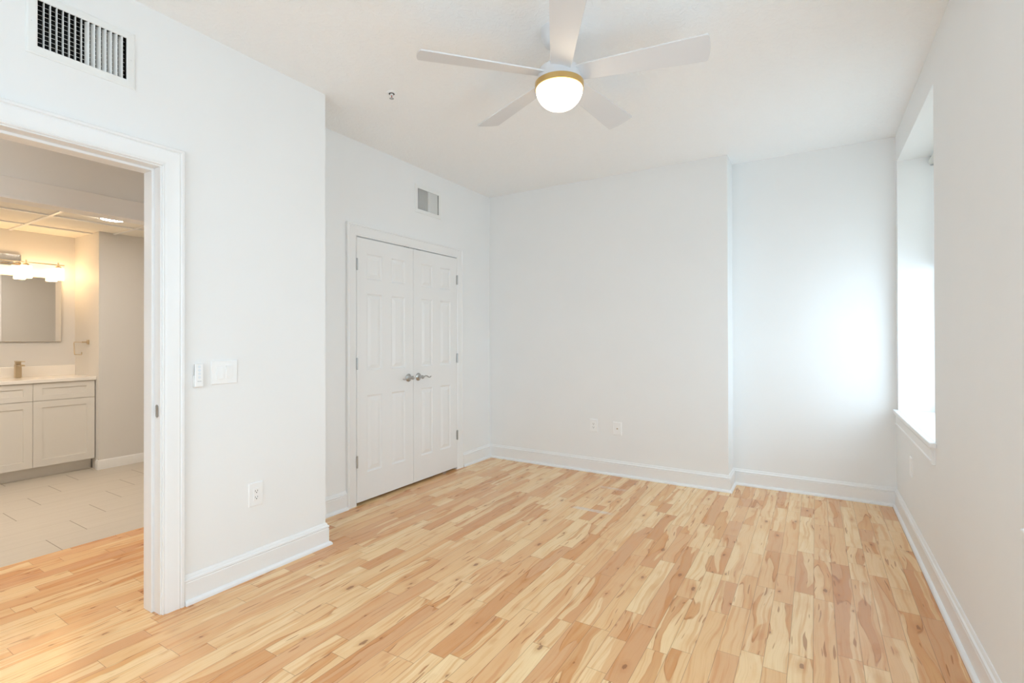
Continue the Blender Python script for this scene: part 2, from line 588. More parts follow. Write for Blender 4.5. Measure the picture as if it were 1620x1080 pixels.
# ------------------------------------------------------------------ floors
def boards(name, mat, x_start, x_end, y0, y1, width, rowfn, z=0.0, xphase=0.0):
    """rowfn(row) -> sorted list of y joints covering y0..y1"""
    me = bpy.data.meshes.new(name)
    vs, fs, uvs, rn = [], [], [], []
    k0 = mfloor((x_start - xphase) / width)
    k = k0
    while xphase + k * width < x_end - 1e-6:
        xa, xb = xphase + k * width, xphase + (k + 1) * width
        ca, cb = max(xa, x_start), min(xb, x_end)
        js = rowfn(k)
        for i in range(len(js) - 1):
            a, b_ = js[i], js[i + 1]
            ya, yb = max(a, y0), min(b_, y1)
            if yb - ya < 1e-4:
                continue
            q = len(vs)
            vs += [(ca, ya, z), (cb, ya, z), (cb, yb, z), (ca, yb, z)]
            fs.append((q, q + 1, q + 2, q + 3))
            uvs += [(ya - a, ca - xa), (ya - a, cb - xa), (yb - a, cb - xa), (yb - a, ca - xa)]
            rn.append((random.random(), random.random(), random.random(), b_ - a))
        k += 1
    # solid slab below
    q = len(vs)
    zb = z - 0.08
    vs += [(x_start, y0, z - 0.002), (x_end, y0, z - 0.002), (x_end, y1, z - 0.002), (x_start, y1, z - 0.002), (x_start, y0, zb), (x_end, y0, zb), (x_end, y1, zb), (x_start, y1, zb)]
    extra = [(0, 1, 2, 3), (4, 7, 6, 5), (0, 4, 5, 1), (1, 5, 6, 2), (2, 6, 7, 3), (3, 7, 4, 0)]
    for f in extra:
        fs.append(tuple(i + q for i in f))
        uvs += [(0.02, 0.02)] * 4
        rn.append((0.4, 0.4, 0.4, 1.0))
    me.from_pydata(vs, [], fs)
    uv = me.uv_layers.new(name='board')
    for i, t in enumerate(uvs):
        uv.data[i].uv = t
    at = me.attributes.new('board_rand', 'FLOAT_COLOR', 'FACE')
    for i, t in enumerate(rn):
        at.data[i].color = t
    me.materials.append(mat)
    me.update()
    o = bpy.data.objects.new(name, me)
    COL.objects.link(o)
    return struct(o)


random.seed(11)


def wood_row(k):
    y = -1.6 - random.random() * 0.6
    js = [y]
    while y < 4.9:
        y += random.choice([0.22, 0.3, 0.36, 0.45, 0.55, 0.62, 0.75, 0.9]) * random.uniform(0.85, 1.15)
        js.append(y)
    return js


boards('floor', M_wood, XH, XR + 0.45, YREAR - 0.15, YB2 + 0.15, PW, wood_row, 0.0, -0.0135)


def tile_row(k):
    # rows are counted away from the threshold (k = -1 is the row next to it)
    r = -k - 1
    y = 1.13 + 0.208 * r - 0.613 * 12
    return [y + 0.613 * i for i in range(30)]


TX0 = -3.853
boards('floor_bathroom', M_tile, XA - 0.1, XH, -1.0, 3.3, TW, tile_row, 0.0, TX0)

# ------------------------------------------------------------------ walls and ceilings


def wall_x(name, x0, x1, y0, y1, z0, z1, holes=(), mat=None):
    """wall slab lying along y with rectangular holes (ya, yb, za, zb)"""
    mb = MB()
    ys = sorted(set([y0, y1] + [h[0] for h in holes] + [h[1] for h in holes]))
    for i in range(len(ys) - 1):
        a, b_ = ys[i], ys[i + 1]
        mid = (a + b_) / 2
        hs = sorted([h for h in holes if h[0] < mid < h[1]], key=lambda h: h[2])
        z = z0
        for h in hs:
            if h[2] > z + 1e-6:
                mb.box(x0, x1, a, b_, z, h[2])
            z = h[3]
        if z < z1 - 1e-6:
            mb.box(x0, x1, a, b_, z, z1)
    return struct(mb.build(name, mat or M_wall))


JY0, JY1, JZ = 0.285, 1.097, 2.066     # clear doorway to the hall
wall_x('wall_left', XLB, XL, YREAR, YC, 0, H, [(JY0 - 0.02, JY1 + 0.02, -1, JZ + 0.02), (0.670, 0.966, 2.407, 2.593)])
DY0, DY1, DZ = 2.5825, 3.8188, 2.05    # closet opening
struct(MB().box(XC, XLB, YC - 0.132, YC, 0, H).build('wall_jog', M_wall))
wall_x('wall_closet', XC - 0.12, XC, YC - 0.132, YB + 0.12, 0, H, [(DY0 - 0.02, DY1 + 0.02, -1, DZ + 0.02), (3.272, 3.557, 2.408, 2.594)])
struct(MB().box(XC, XP, YB, YB + 0.40, 0, H).build('wall_back', M_wall))
struct(MB().box(XP, XR, YB2, YB2 + 0.12, 0, H).build('wall_recess', M_wall))
wall_x('wall_right', XR, XR + 0.34, YREAR, YB2 + 0.12, 0, H,
       [(W1[0], W1[1], WZ[0] - 0.02, WZ[1]), (W2[0], W2[1], WZ[0] - 0.02, WZ[1])])
RW = (-2.10, 0.00, 0.60, 2.35)       # unseen window, added behind the camera to brighten the room
rwm = MB()
rwm.box(XLB, RW[0], YREAR - 0.12, YREAR, 0, H).box(RW[1], XR + 0.34, YREAR - 0.12, YREAR, 0, H)
rwm.box(RW[0], RW[1], YREAR - 0.12, YREAR, 0, RW[2]).box(RW[0], RW[1], YREAR - 0.12, YREAR, RW[3], H)
struct(rwm.build('wall_rear', M_wall))
struct(MB().box(XH - 0.12, XR + 0.34, YREAR - 0.12, YB2 + 0.12, H, H + 0.1).build('ceiling', M_ceil))
# closet interior
cb = MB()
cb.box(-3.62, -3.60, 2.02, 4.40, 0, H).box(-3.60, XC - 0.12, 2.0, 2.02, 0, H).box(-3.60, XC - 0.12, 4.404, 4.45, 0, H)
struct(cb.build('wall_closet_inside', M_wall))
# hall
struct(MB().box(XH, XC - 0.12, YC - 0.132, YC - 0.01, 0, H).build('wall_hall_end', M_bwall))
struct(MB().box(XH, XLB, YREAR - 0.12, YREAR, 0, H).build('wall_hall_near', M_bwall))
HO = (-0.55, 1.72, 2.064)              # wide opening to the bathroom
wall_x('wall_hall', XH - 0.12, XH, YREAR - 0.12, YC - 0.01, 0, H, [(HO[0], HO[1], -1, HO[2])], M_wall)
# bathroom
struct(MB().box(XA - 0.1, XA, -1.0, YS + 0.1, 0, HB + 0.1).build('wall_alcove_back', M_bwall))
struct(MB().box(XA, XV, YS, YS + 0.1, 0, HB + 0.1).build('wall_alcove_return', M_bwall))
struct(MB().box(XV - 0.1, XV, YS + 0.1, 3.3, 0, HB + 0.1).build('wall_bathroom', M_bwall))
struct(MB().box(XA, XH - 0.12, -1.0, -0.9, 0, HB + 0.1).build('wall_bathroom_near', M_bwall))
struct(MB().box(XV, XH - 0.12, 3.2, 3.3, 0, HB + 0.1).build('wall_bathroom_far', M_bwall))
struct(MB().box(XH - 0.24, XH - 0.12, YC - 0.01, 3.2, 0, HB + 0.1).build('wall_bathroom_side', M_bwall))
struct(MB().box(XA, XH - 0.12, -0.9, 3.2, HB + 0.012, HB + 0.1).build('ceiling_bathroom', M_tilec))
# suspended ceiling grid
g = MB()
x = -5.50
for xx in (-6.11, -5.50, -4.89, -4.28):
    g.box(xx - 0.012, xx + 0.012, -0.9, 3.2, HB, HB + 0.011)
xe = [XA, -6.122, -6.098, -5.512, -5.488, -4.902, -4.878, -4.292, -4.268, XH - 0.12]
for yy in (-0.92 + 0.61 * 0 + 0.61, 0.30, 0.91, 1.52, 2.13, 2.74):
    for i in range(0, len(xe), 2):
        g.box(xe[i], xe[i + 1], yy - 0.012, yy + 0.012, HB + 0.0005, HB + 0.011)
struct(g.build('ceiling_grid', M_trim))

# ------------------------------------------------------------------ trim: baseboards
BASE = [(0, 0), (0.030, 0), (0.030, 0.008), (0.027, 0.015), (0.021, 0.020), (0.0150, 0.022), (0.0150, 0.102),
        (0.0120, 0.106), (0.0165, 0.111), (0.0150, 0.119), (0.0085, 0.124), (0.0085, 0.127), (0.003, 0.137), (0, 0.138)]


def sweep(path, prof, names, mat, parent=None, endcap=True):
    """profile (offset to the left of travel, z) swept along a plan polyline with mitred corners; one object per stretch"""
    P = [Vector(p) for p in path]
    n = len(P)
    st = []
    for i in range(n):
        d0 = (P[i] - P[i - 1]).normalized() if i > 0 else None
        d1 = (P[i + 1] - P[i]).normalized() if i < n - 1 else None
        if d0 is None:
            m_ = Vector((-d1.y, d1.x))
        elif d1 is None:
            m_ = Vector((-d0.y, d0.x))
        else:
            a, b_ = Vector((-d0.y, d0.x)), Vector((-d1.y, d1.x))
            m_ = (a + b_) / (1 + a.dot(b_))
        st.append([(P[i].x + m_.x * o, P[i].y + m_.y * o, z) for o, z in prof])
    out = []
    idx = 0
    for nm, cnt in names:
        mb = MB()
        mb.rings(st[idx:idx + cnt + 1], True, True, True)
        o = mb.build(nm, mat, parent, smooth_=35)
        if parent is None:
            struct(o)
        out.append(o)
        idx += cnt
    return out


# travel direction keeps the room on the left
sweep([(XR, YREAR + 0.002), (XR, YB2), (XP, YB2), (XP, YB), (XC, YB), (XC, DY1 + 0.098)], BASE,
      [('baseboard_right', 1), ('baseboard_recess', 1), ('baseboard_chimney_side', 1), ('baseboard_back', 1), ('baseboard_closet_right', 1)], M_trim)
sweep([(XC, DY0 - 0.088), (XC, YC), (XL, YC), (XL, JY1 + 0.099)], BASE,
      [('baseboard_closet_left', 1), ('baseboard_jog', 1), ('baseboard_left', 1)], M_trim)
sweep([(XL, JY0 - 0.099), (XL, YREAR)], BASE, [('baseboard_left_near', 1)], M_trim)
BB = [(0, 0), (0.014, 0), (0.014, 0.078), (0.006, 0.092), (0, 0.092)]
sweep([(XV, 3.2), (XV, YS), (-5.99, YS)], BB, [('baseboard_bathroom', 1), ('baseboard_bathroom_return', 1)], M_trim)

# ------------------------------------------------------------------ door casings and jambs
CAS = [(0.0, 0.0), (0.0, 0.010), (0.004, 0.013), (0.008, 0.010), (0.012, 0.012), (0.018, 0.015), (0.060, 0.016),
       (0.068, 0.019), (0.074, 0.016), (0.078, 0.021), (0.088, 0.021), (0.092, 0.017), (0.092, 0.0)]


def casing(name, xw, y0, y1, z1, prof, mat, sgn=1):
    mb = MB()
    st = []
    for k in range(4):
        ring = []
        for w, t in prof:
            y = (y0 - w) if k < 2 else (y1 + w)
            z = 0.0 if k in (0, 3) else z1 + w
            ring.append((xw + sgn * t, y, z))
        st.append(ring)
    mb.rings(st, True, True, True)
    return struct(mb.build(name, mat, smooth_=30))


casing('trim_1', XL, JY0 - 0.006, JY1 + 0.006, JZ + 0.006, CAS, M_trim)
casing('trim_2', XC, DY0 + 0.002, DY1 - 0.002, DZ + 0.002, [(w * 1.0, t) for w, t in CAS], M_trim)
WIDE = [(0, 0), (0, 0.012), (0.012, 0.016), (0.012, 0.013), (0.10, 0.017), (0.118, 0.022), (0.122, 0.012), (0.122, 0)]
casing('trim_3', XH, HO[0], HO[1], HO[2], WIDE, M_trim)
casing('trim_4', XLB, JY0 - 0.006, JY1 + 0.006, JZ + 0.006, CAS, M_trim, -1)

# doorway to the hall: jamb, stop, strike plate
d1 = struct(empty('door_1', (XL, (JY0 + JY1) / 2, 0)))


def child_world(mb, name, mat, parent, **kw):
    o = mb.build(name, mat, None, **kw)
    o.parent = parent
    o.matrix_parent_inverse = Matrix.Translation(-Vector(parent.location)) if parent.rotation_euler.z == 0 else parent.matrix_world.inverted()
    return o


jm = MB()
jm.box(XLB - 0.001, XL + 0.001, JY1, JY1 + 0.019, 0, JZ + 0.019)
jm.box(XLB - 0.001, XL + 0.001, JY0 - 0.019, JY0, 0, JZ + 0.019)
jm.box(XLB - 0.001, XL + 0.001, JY0, JY1, JZ, JZ + 0.019)
child_world(jm, 'door_jamb', M_trim, d1)
sp_ = MB()
SX0, SX1 = -2.709, -2.632
sp_.box(SX0, SX1, JY1 - 0.012, JY1, 0, JZ)
sp_.box(SX0, SX1, JY0, JY0 + 0.012, 0, JZ)
sp_.box(SX0, SX1, JY0 + 0.012, JY1 - 0.012, JZ - 0.012, JZ)
child_world(sp_, 'door_stop', M_trim, d1, bevel=0.0015)
sk = MB()
prof = []
for k in range(24):
    a = 2 * pi * k / 24
    prof.append((cos(a) * 0.014, max(-0.030, min(0.030, 0)) + (0.018 if sin(a) > 0 else -0.018) + sin(a) * 0.012))
sk.rings([[(-2.604 + p, JY1 - 0.0005, 0.936 + q) for p, q in prof], [(-2.604 + p, JY1 - 0.0022, 0.936 + q) for p, q in prof]], True, True, True)
st_o = child_world(sk, 'strike_plate', M_nickel, d1)
st_o['label'] = 'satin nickel strike plate'
h_ = MB()
h_.box(-2.611, -2.597, JY1 - 0.0026, JY1 - 0.002, 0.924, 0.948)
h_.lathe([(0.003, -0.0028), (0.003, -0.0022)], (-2.604, JY1, 0.962), 'y', 10)
h_.lathe([(0.003, -0.0028), (0.003, -0.0022)], (-2.604, JY1, 0.910), 'y', 10)
o = child_world(h_, 'latch_hole', M_slot, st_o)
o.matrix_parent_inverse = Matrix.Translation(-Vector(d1.location))

# ------------------------------------------------------------------ panelled doors


def panel_slab(mb, x, thick, y0, y1, z0, z1, cols, rows, prof):
    """slab whose +x face (at x) carries panels; cols/rows lists of (a, b)"""
    ys = [y0] + [v for c_ in cols for v in c_] + [y1]
    zs = [z0] + [v for r_ in rows for v in r_] + [z1]
    for i in range(len(ys) - 1):
        for j in range(len(zs) - 1):
            a, b_, c_, d_ = ys[i], ys[i + 1], zs[j], zs[j + 1]
            if i % 2 == 1 and j % 2 == 1:
                rs = []
                for ins, dep in prof:
                    rs.append([(x + dep, a + ins, c_ + ins), (x + dep, b_ - ins, c_ + ins), (x + dep, b_ - ins, d_ - ins), (x + dep, a + ins, d_ - ins)])
                mb.rings(rs, True, False, True)
            else:
                mb.add([(x, a, c_), (x, b_, c_), (x, b_, d_), (x, a, d_)], [(0, 1, 2, 3)])
    xb = x - thick
    mb.add([(xb, y0, z0), (xb, y1, z0), (xb, y1, z1), (xb, y0, z1), (x, y0, z0), (x, y1, z0), (x, y1, z1), (x, y0, z1)],
           [(0, 3, 2, 1), (0, 1, 5, 4), (1, 2, 6, 5), (2, 3, 7, 6), (3, 0, 4, 7)])


SIX = [(0, 0), (0.004, -0.004), (0.010, -0.0085), (0.016, -0.0085), (0.019, -0.0075), (0.040, -0.002), (0.043, -0.001)]
DX = -2.9665


def closet_door(name, y0, y1, hinge_left):
    e_ = struct(empty(name, (DX - 0.035, y0 if hinge_left else y1, 0.0)))
    mb = MB()
    w = y1 - y0
    st = 0.103
    mul = w - 2 * st
    pw = (mul - 0.105) / 2
    cols = [(y0 + st - 0.004, y0 + st + pw), (y1 - st - pw, y1 - st + 0.004)]
    rows = [(0.235, 0.828), (1.022, 1.618), (1.728, 1.928)]
    panel_slab(mb, DX, 0.035, y0, y1, 0.022, 2.043, cols, rows, SIX)
    child_world(mb, 'door_panel', M_door, e_)
    yh = y0 - 0.0015 if hinge_left else y1 + 0.0015
    s = 1 if hinge_left else -1
    for i, zc in enumerate((0.333, 1.078, 1.835)):
        hb = MB()
        for q in range(5):
            za = zc - 0.0445 + q * 0.0178
            hb.lathe([(0.0062, za + 0.0006), (0.0062, za + 0.0172)], (DX + 0.005, yh, 0), 'z', 14)
        hb.lathe([(0.0048, zc - 0.046), (0.0048, zc + 0.046)], (DX + 0.005, yh, 0), 'z', 12)
        hb.box(DX - 0.0005, DX + 0.001, min(yh, yh + s * 0.012), max(yh, yh + s * 0.012), zc - 0.044, zc + 0.044)
        ho = child_world(hb, 'hinge', M_nickel, e_, smooth_=40)
        if i == 2:
            pn = MB()
            zt = zc + 0.052
            pn.lathe([(0.0085, zt - 0.006), (0.0085, zt)], (DX + 0.005, yh, 0), 'z', 14)
            pts = [(DX + 0.006, yh, zt), (DX + 0.022, yh + s * 0.010, zt + 0.003), (DX + 0.030, yh + s * 0.030, zt - 0.010), (DX + 0.034, yh + s * 0.050, zt - 0.012), (DX + 0.036, yh + s * 0.062, zt - 0.002)]
            pn.tube(pts, 0.0042, 8)
            po = child_world(pn, 'hinge_stop', M_nickel, ho, smooth_=40)
            po.matrix_parent_inverse = Matrix.Translation(-Vector(e_.location))
    # lever handle
    yk = (y1 - 0.060) if hinge_left else (y0 + 0.060)
    zk = 0.934
    ld = -1 if hinge_left else 1
    hd = MB()
    hd.lathe([(0.034, 0), (0.034, 0.002), (0.032, 0.005), (0.029, 0.006), (0.027, 0.009), (0.020, 0.011), (0.014, 0.013), (0.011, 0.020), (0.011, 0.040), (0.015, 0.043), (0.016, 0.052), (0.012, 0.060), (0.004, 0.062)], (DX, yk, zk), 'x', 32)
    lv = [(0.052, 0.0, 0.0), (0.053, 0.018, 0.004), (0.052, 0.036, 0.009), (0.051, 0.054, 0.007), (0.050, 0.072, -0.003), (0.049, 0.088, -0.009), (0.047, 0.104, -0.008), (0.046, 0.116, 0.000)]
    hd.tube([(DX + a, yk + ld * b_, zk + c_) for a, b_, c_ in lv], [0.010, 0.0085, 0.0075, 0.0068, 0.006, 0.0055, 0.005, 0.004], 12, flat=0.75)
    o = child_world(hd, 'door_handle', M_nickel, e_, smooth_=45)
    o['label'] = 'satin nickel lever handle with round rosette'
    # ball catch at the head
    bc = MB()
    ycx = (y1 - 0.075) if hinge_left else (y0 + 0.075)
    bc.box(DX - 0.030, DX - 0.004, ycx - 0.028, ycx + 0.028, 2.043, 2.047)
    child_world(bc, 'ball_catch', M_slot, e_)
    return e_


YM = (DY0 + DY1) / 2 + 0.004
closet_door('door_2', DY0 + 0.003, YM - 0.0015, True)
closet_door('door_3', YM + 0.0015, DY1 - 0.003, False)
fr_ = MB()
fr_.box(XC - 0.121, XC + 0.0005, DY0 - 0.019, DY0, 0, DZ + 0.019)
fr_.box(XC - 0.121, XC + 0.0005, DY1, DY1 + 0.019, 0, DZ + 0.019)
fr_.box(XC - 0.121, XC + 0.0005, DY0, DY1, DZ, DZ + 0.019)
struct(fr_.build('trim_5', M_trim))

# ------------------------------------------------------------------ windows


def window(name, y0, y1, blind_bottom):
    yc = (y0 + y1) / 2
    e_ = struct(empty(name, (0.72, yc, WZ[0])))
    z0, z1 = WZ
    xa, xb = 0.748, 0.798
    fr2 = MB()
    t = 0.045
    fr2.box(xa, xb, y0, y0 + t, z0, z1).box(xa, xb, y1 - t, y1, z0, z1)
    fr2.box(xa, xb, y0 + t, y1 - t, z0, z0 + t).box(xa, xb, y0 + t, y1 - t, z1 - t, z1)
    zm = (z0 + z1) / 2
    fr2.box(xa + 0.005, xb - 0.005, y0 + t, y1 - t, zm - 0.022, zm + 0.022)
    child_world(fr2, 'window_frame', M_trim, e_, bevel=0.003)
    for (za, zb_) in ((z0 + t, zm - 0.022), (zm + 0.022, z1 - t)):
        pn = MB().box(xa + 0.022, xa + 0.026, y0 + t, y1 - t, za, zb_)
        child_world(pn, 'window_pane', M_glass, e_)
    sl = MB()
    sl.box(XR, 0.748, y0, y1, z0 - 0.026, z0)
    sl.box(0.487, XR, y0 - 0.04, min(y1 + 0.04, YB2 - 0.02), z0 - 0.026, z0)
    o = child_world(sl, 'window_sill', M_trim, e_, bevel=0.006, seg=3)
    ap = MB()
    pr = [(0, z0 - 0.027), (-0.024, z0 - 0.027), (-0.022, z0 - 0.036), (-0.014, z0 - 0.046), (-0.014, z0 - 0.092), (-0.018, z0 - 0.098), (-0.018, z0 - 0.108), (-0.012, z0 - 0.116), (0, z0 - 0.118)]
    ye = min(y1 + 0.02, YB2 - 0.03)
    ap.rings([[(XR + a, y0 + 0.0, b_) for a, b_ in pr], [(XR + a, ye, b_) for a, b_ in pr]], True, True, True)
    child_world(ap, 'window_apron', M_trim, e_, smooth_=30)
    # blind: a thing of its own hanging in the reveal
    bl = empty('roller_blind', (0.700, yc, z1 - 0.03))
    tb = MB()
    tb.lathe([(0.020, -(y1 - y0) / 2 + 0.016), (0.020, (y1 - y0) / 2 - 0.016)], (0.7105, yc, z1 - 0.042), 'y', 24)
    child_world(tb, 'roller_tube', M_shade, bl, smooth_=40)
    fb = MB().box(0.7295, 0.7305, y0 + 0.018, y1 - 0.018, blind_bottom, z1 - 0.042)
    child_world(fb, 'blind_fabric', M_shade, bl)
    hr = MB().box(0.723, 0.737, y0 + 0.018, y1 - 0.018, blind_bottom - 0.02, blind_bottom)
    child_world(hr, 'bottom_rail', M_trim, bl, bevel=0.003)
    for yy in (y0 + 0.002, y1 - 0.012):
        bk = MB().box(0.706, 0.733, yy, yy + 0.010, z1 - 0.066, z1)
        child_world(bk, 'bracket', M_grey, bl)
    return e_, bl


_, b1 = window('window_1', W1[0], W1[1], 1.80)
tag(b1, 'half-lowered white roller blind in the deep window next to the far corner', 'blind')
_, b2 = window('window_2', W2[0], W2[1], 2.25)
tag(b2, 'white roller blind in the nearer window on the right wall', 'blind')

w3 = struct(empty('added_fill_window', (-1.3, YREAR - 0.06, RW[2])))  # added out of view as an extra source of daylight
f3 = MB()
yy0, yy1 = YREAR - 0.10, YREAR - 0.05
f3.box(RW[0], RW[0] + 0.045, yy0, yy1, RW[2], RW[3]).box(RW[1] - 0.045, RW[1], yy0, yy1, RW[2], RW[3])
f3.box(RW[0] + 0.045, RW[1] - 0.045, yy0, yy1, RW[2], RW[2] + 0.045).box(RW[0] + 0.045, RW[1] - 0.045, yy0, yy1, RW[3] - 0.045, RW[3])
f3.box(-1.075, -1.025, yy0, yy1, RW[2] + 0.045, RW[3] - 0.045)
child_world(f3, 'window_frame', M_trim, w3)
for xa_, xb_ in ((RW[0] + 0.045, -1.075), (-1.025, RW[1] - 0.045)):
    child_world(MB().box(xa_, xb_, YREAR - 0.077, YREAR - 0.073, RW[2] + 0.045, RW[3] - 0.045), 'window_pane', M_glass, w3)

# ------------------------------------------------------------------ ceiling fan
FX, FY = -1.067, 2.190
fan = tag(empty('ceiling_fan', (FX, FY, H)), 'white five-blade ceiling fan with a brass ring and lit opal globe', 'ceiling fan')


def fc(mb, name, mat, parent=fan, **kw):
    o = mb.build(name, mat, None, **kw)
    o.parent = parent
    return o


cn = MB().lathe([(0.092, 0.0), (0.092, -0.006), (0.090, -0.012), (0.084, -0.040), (0.072, -0.062), (0.052, -0.076), (0.030, -0.082), (0.016, -0.083)], n=48)
fc(cn, 'canopy', M_fanw, smooth_=40)
rd = MB().lathe([(0.0135, -0.080), (0.0135, -0.190)], n=20)
rd.lathe([(0.024, -0.150), (0.028, -0.158), (0.028, -0.185)], n=24)
fc(rd, 'downrod', M_fanw, smooth_=40)
mh = MB().lathe([(0.030, -0.178), (0.060, -0.182), (0.094, -0.190), (0.102, -0.198), (0.1035, -0.212), (0.106, -0.232), (0.114, -0.250), (0.1175, -0.2585)], n=56)
fc(mh, 'motor_housing', M_fanw, smooth_=35)
br = MB().lathe([(0.1165, -0.2585), (0.1195, -0.260), (0.1195, -0.288), (0.1155, -0.290)], n=56)
fc(br, 'brass_ring', M_brass, smooth_=35)
gp_ = [(0.1145, -0.286)]
for k in range(1, 15):
    a = k / 14 * pi / 2
    gp_.append((0.1145 * cos(a) ** 0.9 if k < 14 else 0.0, -0.286 - 0.100 * sin(a)))
gb = MB().lathe(gp_, n=48)
o = fc(gb, 'light_globe', M_globe, smooth_=60)
o['label'] = 'lit opal glass globe'
zb = 2.554 - H
pit = -0.2501
BR = 0.6887


def blade_mesh():
    mb = MB()
    prof = [(0.085, 0.098), (0.11, 0.100), (0.20, 0.111), (0.35, 0.126), (0.50, 0.140), (0.62, 0.151), (BR - 0.004, 0.154), (BR + 0.002, 0.146)]
    th = 0.0075
    top, bot = [], []
    NW = 6
    rs = []
    for r, w in prof:
        ring = []
        for side, z_ in ((0, 0), (1, th)):
            js = range(NW + 1) if side == 0 else range(NW, -1, -1)
            for j in js:
                t = (j / NW - 0.5) * w
                # tip cut slightly curved
                rr = r - (0.010 * (2 * t / w) ** 2 if r > 0.66 else 0)
                n_ = Vector((0, cos(pit), sin(pit))) * t + Vector((0, -sin(pit), cos(pit))) * z_
                ring.append((rr, n_.y, n_.z))
        rs.append(ring)
    mb.rings(rs, True, True, True)
    return mb


first = None
for k in range(5):
    ang = radians(11.25 + 72 * k)
    if first is None:
        first = fc(blade_mesh(), 'fan_blade', M_fanw, bevel=0.002)
        o = first
    else:
        o = first.copy()
        COL.objects.link(o)
        o.parent = fan
    o.location = (0, 0, zb)
    o.rotation_euler = (0, 0, ang)

# sprinkler
spk = tag(empty('ceiling_sprinkler', (-2.214, 2.202, H)), 'small white fire sprinkler head on the ceiling left of the fan', 'sprinkler')
fc(MB().lathe([(0.032, 0), (0.032, -0.002), (0.027, -0.006), (0.018, -0.006), (0.015, -0.003)], n=28), 'escutcheon', M_white, spk, smooth_=40)
q = MB()
q.lathe([(0.009, -0.003), (0.009, -0.014), (0.006, -0.016)], n=16)
q.tube([(-0.010, 0, -0.010), (-0.012, 0, -0.022), (-0.003, 0, -0.034)], 0.0022, 8)
q.tube([(0.010, 0, -0.010), (0.012, 0, -0.022), (0.003, 0, -0.034)], 0.0022, 8)
fc(q, 'sprinkler_frame', M_white, spk, smooth_=40)
fc(MB().lathe([(0.0135, -0.034), (0.0135, -0.0355)], n=18), 'deflector', M_nickel, spk)
fc(MB().lathe([(0.018, -0.0062), (0.010, -0.0068)], n=18), 'inner_cup', M_slot, spk)
fc(MB().lathe([(0.0025, -0.016), (0.0025, -0.033)], n=8), 'bulb', simple('red_bulb', (0.4, 0.05, 0.05), 0.2), spk)

# ------------------------------------------------------------------ air vents


def vent(x, y0, y1, z0, z1, oy0, oy1, oz0, oz1, label, nf):
    e_ = tag(empty('air_vent', (x, (oy0 + oy1) / 2, oz0)), label, 'vent', 'supply air vents')
    fl = MB()
    # flange: rings from outside to inside
    def rect(a, b_, c_, d_, xx):
        return [(xx, a, c_), (xx, b_, c_), (xx, b_, d_), (xx, a, d_)]
    rs = [rect(oy0, oy1, oz0, oz1, x), rect(oy0, oy1, oz0, oz1, x + 0.003), rect(oy0 + 0.006, oy1 - 0.006, oz0 + 0.006, oz1 - 0.006, x + 0.006),
          rect(y0 - 0.004, y1 + 0.004, z0 - 0.004, z1 + 0.004, x + 0.008), rect(y0, y1, z0, z1, x + 0.006), rect(y0, y1, z0, z1, x + 0.0005)]
    fl.rings(rs, True)
    child_world(fl, 'vent_frame', M_ventw, e_)
    for yy in ((oy0 + y0) / 2, (oy1 + y1) / 2):
        scw = MB()
        scw.lathe([(0.003, 0.0066), (0.003, 0.0088), (0.0015, 0.0094)], (x, yy, (z0 + z1) / 2), 'x', 10)
        child_world(scw, 'screw', M_ventw, e_)
    # sheet-metal duct boot behind the grille
    bx = MB()
    rs = [rect(y0 - 0.0015, y1 + 0.0015, z0 - 0.0015, z1 + 0.0015, x - 0.001), rect(y0 - 0.0015, y1 + 0.0015, z0 - 0.0015, z1 + 0.0015, x - 0.112)]
    bx.rings(rs, True, False, True)
    child_world(bx, 'duct', M_dark, e_)
    # rear horizontal blades
    hb = MB()
    nb = 10
    for i in range(nb):
        zc = z0 + (i + 0.55) * (z1 - z0) / nb
        a_, b_ = x - 0.030, x - 0.016
        dz, t = 0.0035, 0.0007
        hb.add([(a_, y0, zc + dz - t), (b_, y0, zc - dz - t), (b_, y1, zc - dz - t), (a_, y1, zc + dz - t),
                (a_, y0, zc + dz + t), (b_, y0, zc - dz + t), (b_, y1, zc - dz + t), (a_, y1, zc + dz + t)],
               [(0, 1, 2, 3), (4, 7, 6, 5), (0, 4, 5, 1), (1, 5, 6, 2), (2, 6, 7, 3), (3, 7, 4, 0)])
    child_world(hb, 'rear_blades', M_ventw, e_)
    # front vertical fins, left half straight, right half turned
    vb = MB()
    dp = 0.016
    for i in range(nf):
        yc = y0 + (i + 1) * (y1 - y0) / (nf + 1)
        half = (nf - 1) / 2
        dy = (0.0 if i <= half else 0.60) * dp
        t = 0.0010
        xa, xb = x + 0.005 - dp, x + 0.005
        vb.add([(xa, yc - dy / 2 - t, z0), (xb, yc + dy / 2 - t, z0), (xb, yc + dy / 2 + t, z0), (xa, yc - dy / 2 + t, z0),
                (xa, yc - dy / 2 - t, z1), (xb, yc + dy / 2 - t, z1), (xb, yc + dy / 2 + t, z1), (xa, yc - dy / 2 + t, z1)],
               [(0, 3, 2, 1), (4, 5, 6, 7), (0, 1, 5, 4), (1, 2, 6, 5), (2, 3, 7, 6), (3, 0, 4, 7)])
    child_world(vb, 'front_fins', M_ventw, e_)
    return e_


vent(XL, 0.672, 0.964, 2.409, 2.591, 0.640, 0.997, 2.376, 2.624, 'large white supply air vent high on the wall above the hall doorway', 14)
vent(XC, 3.274, 3.555, 2.410, 2.592, 3.238, 3.595, 2.376, 2.628, 'white supply air vent high above the closet double doors', 14)

# ------------------------------------------------------------------ switch, remote, outlets
sw = tag(empty('light_switch', (XL, 1.386, 1.100)), 'white double rocker light switch plate right of the doorway trim', 'light switch')
pl = MB()


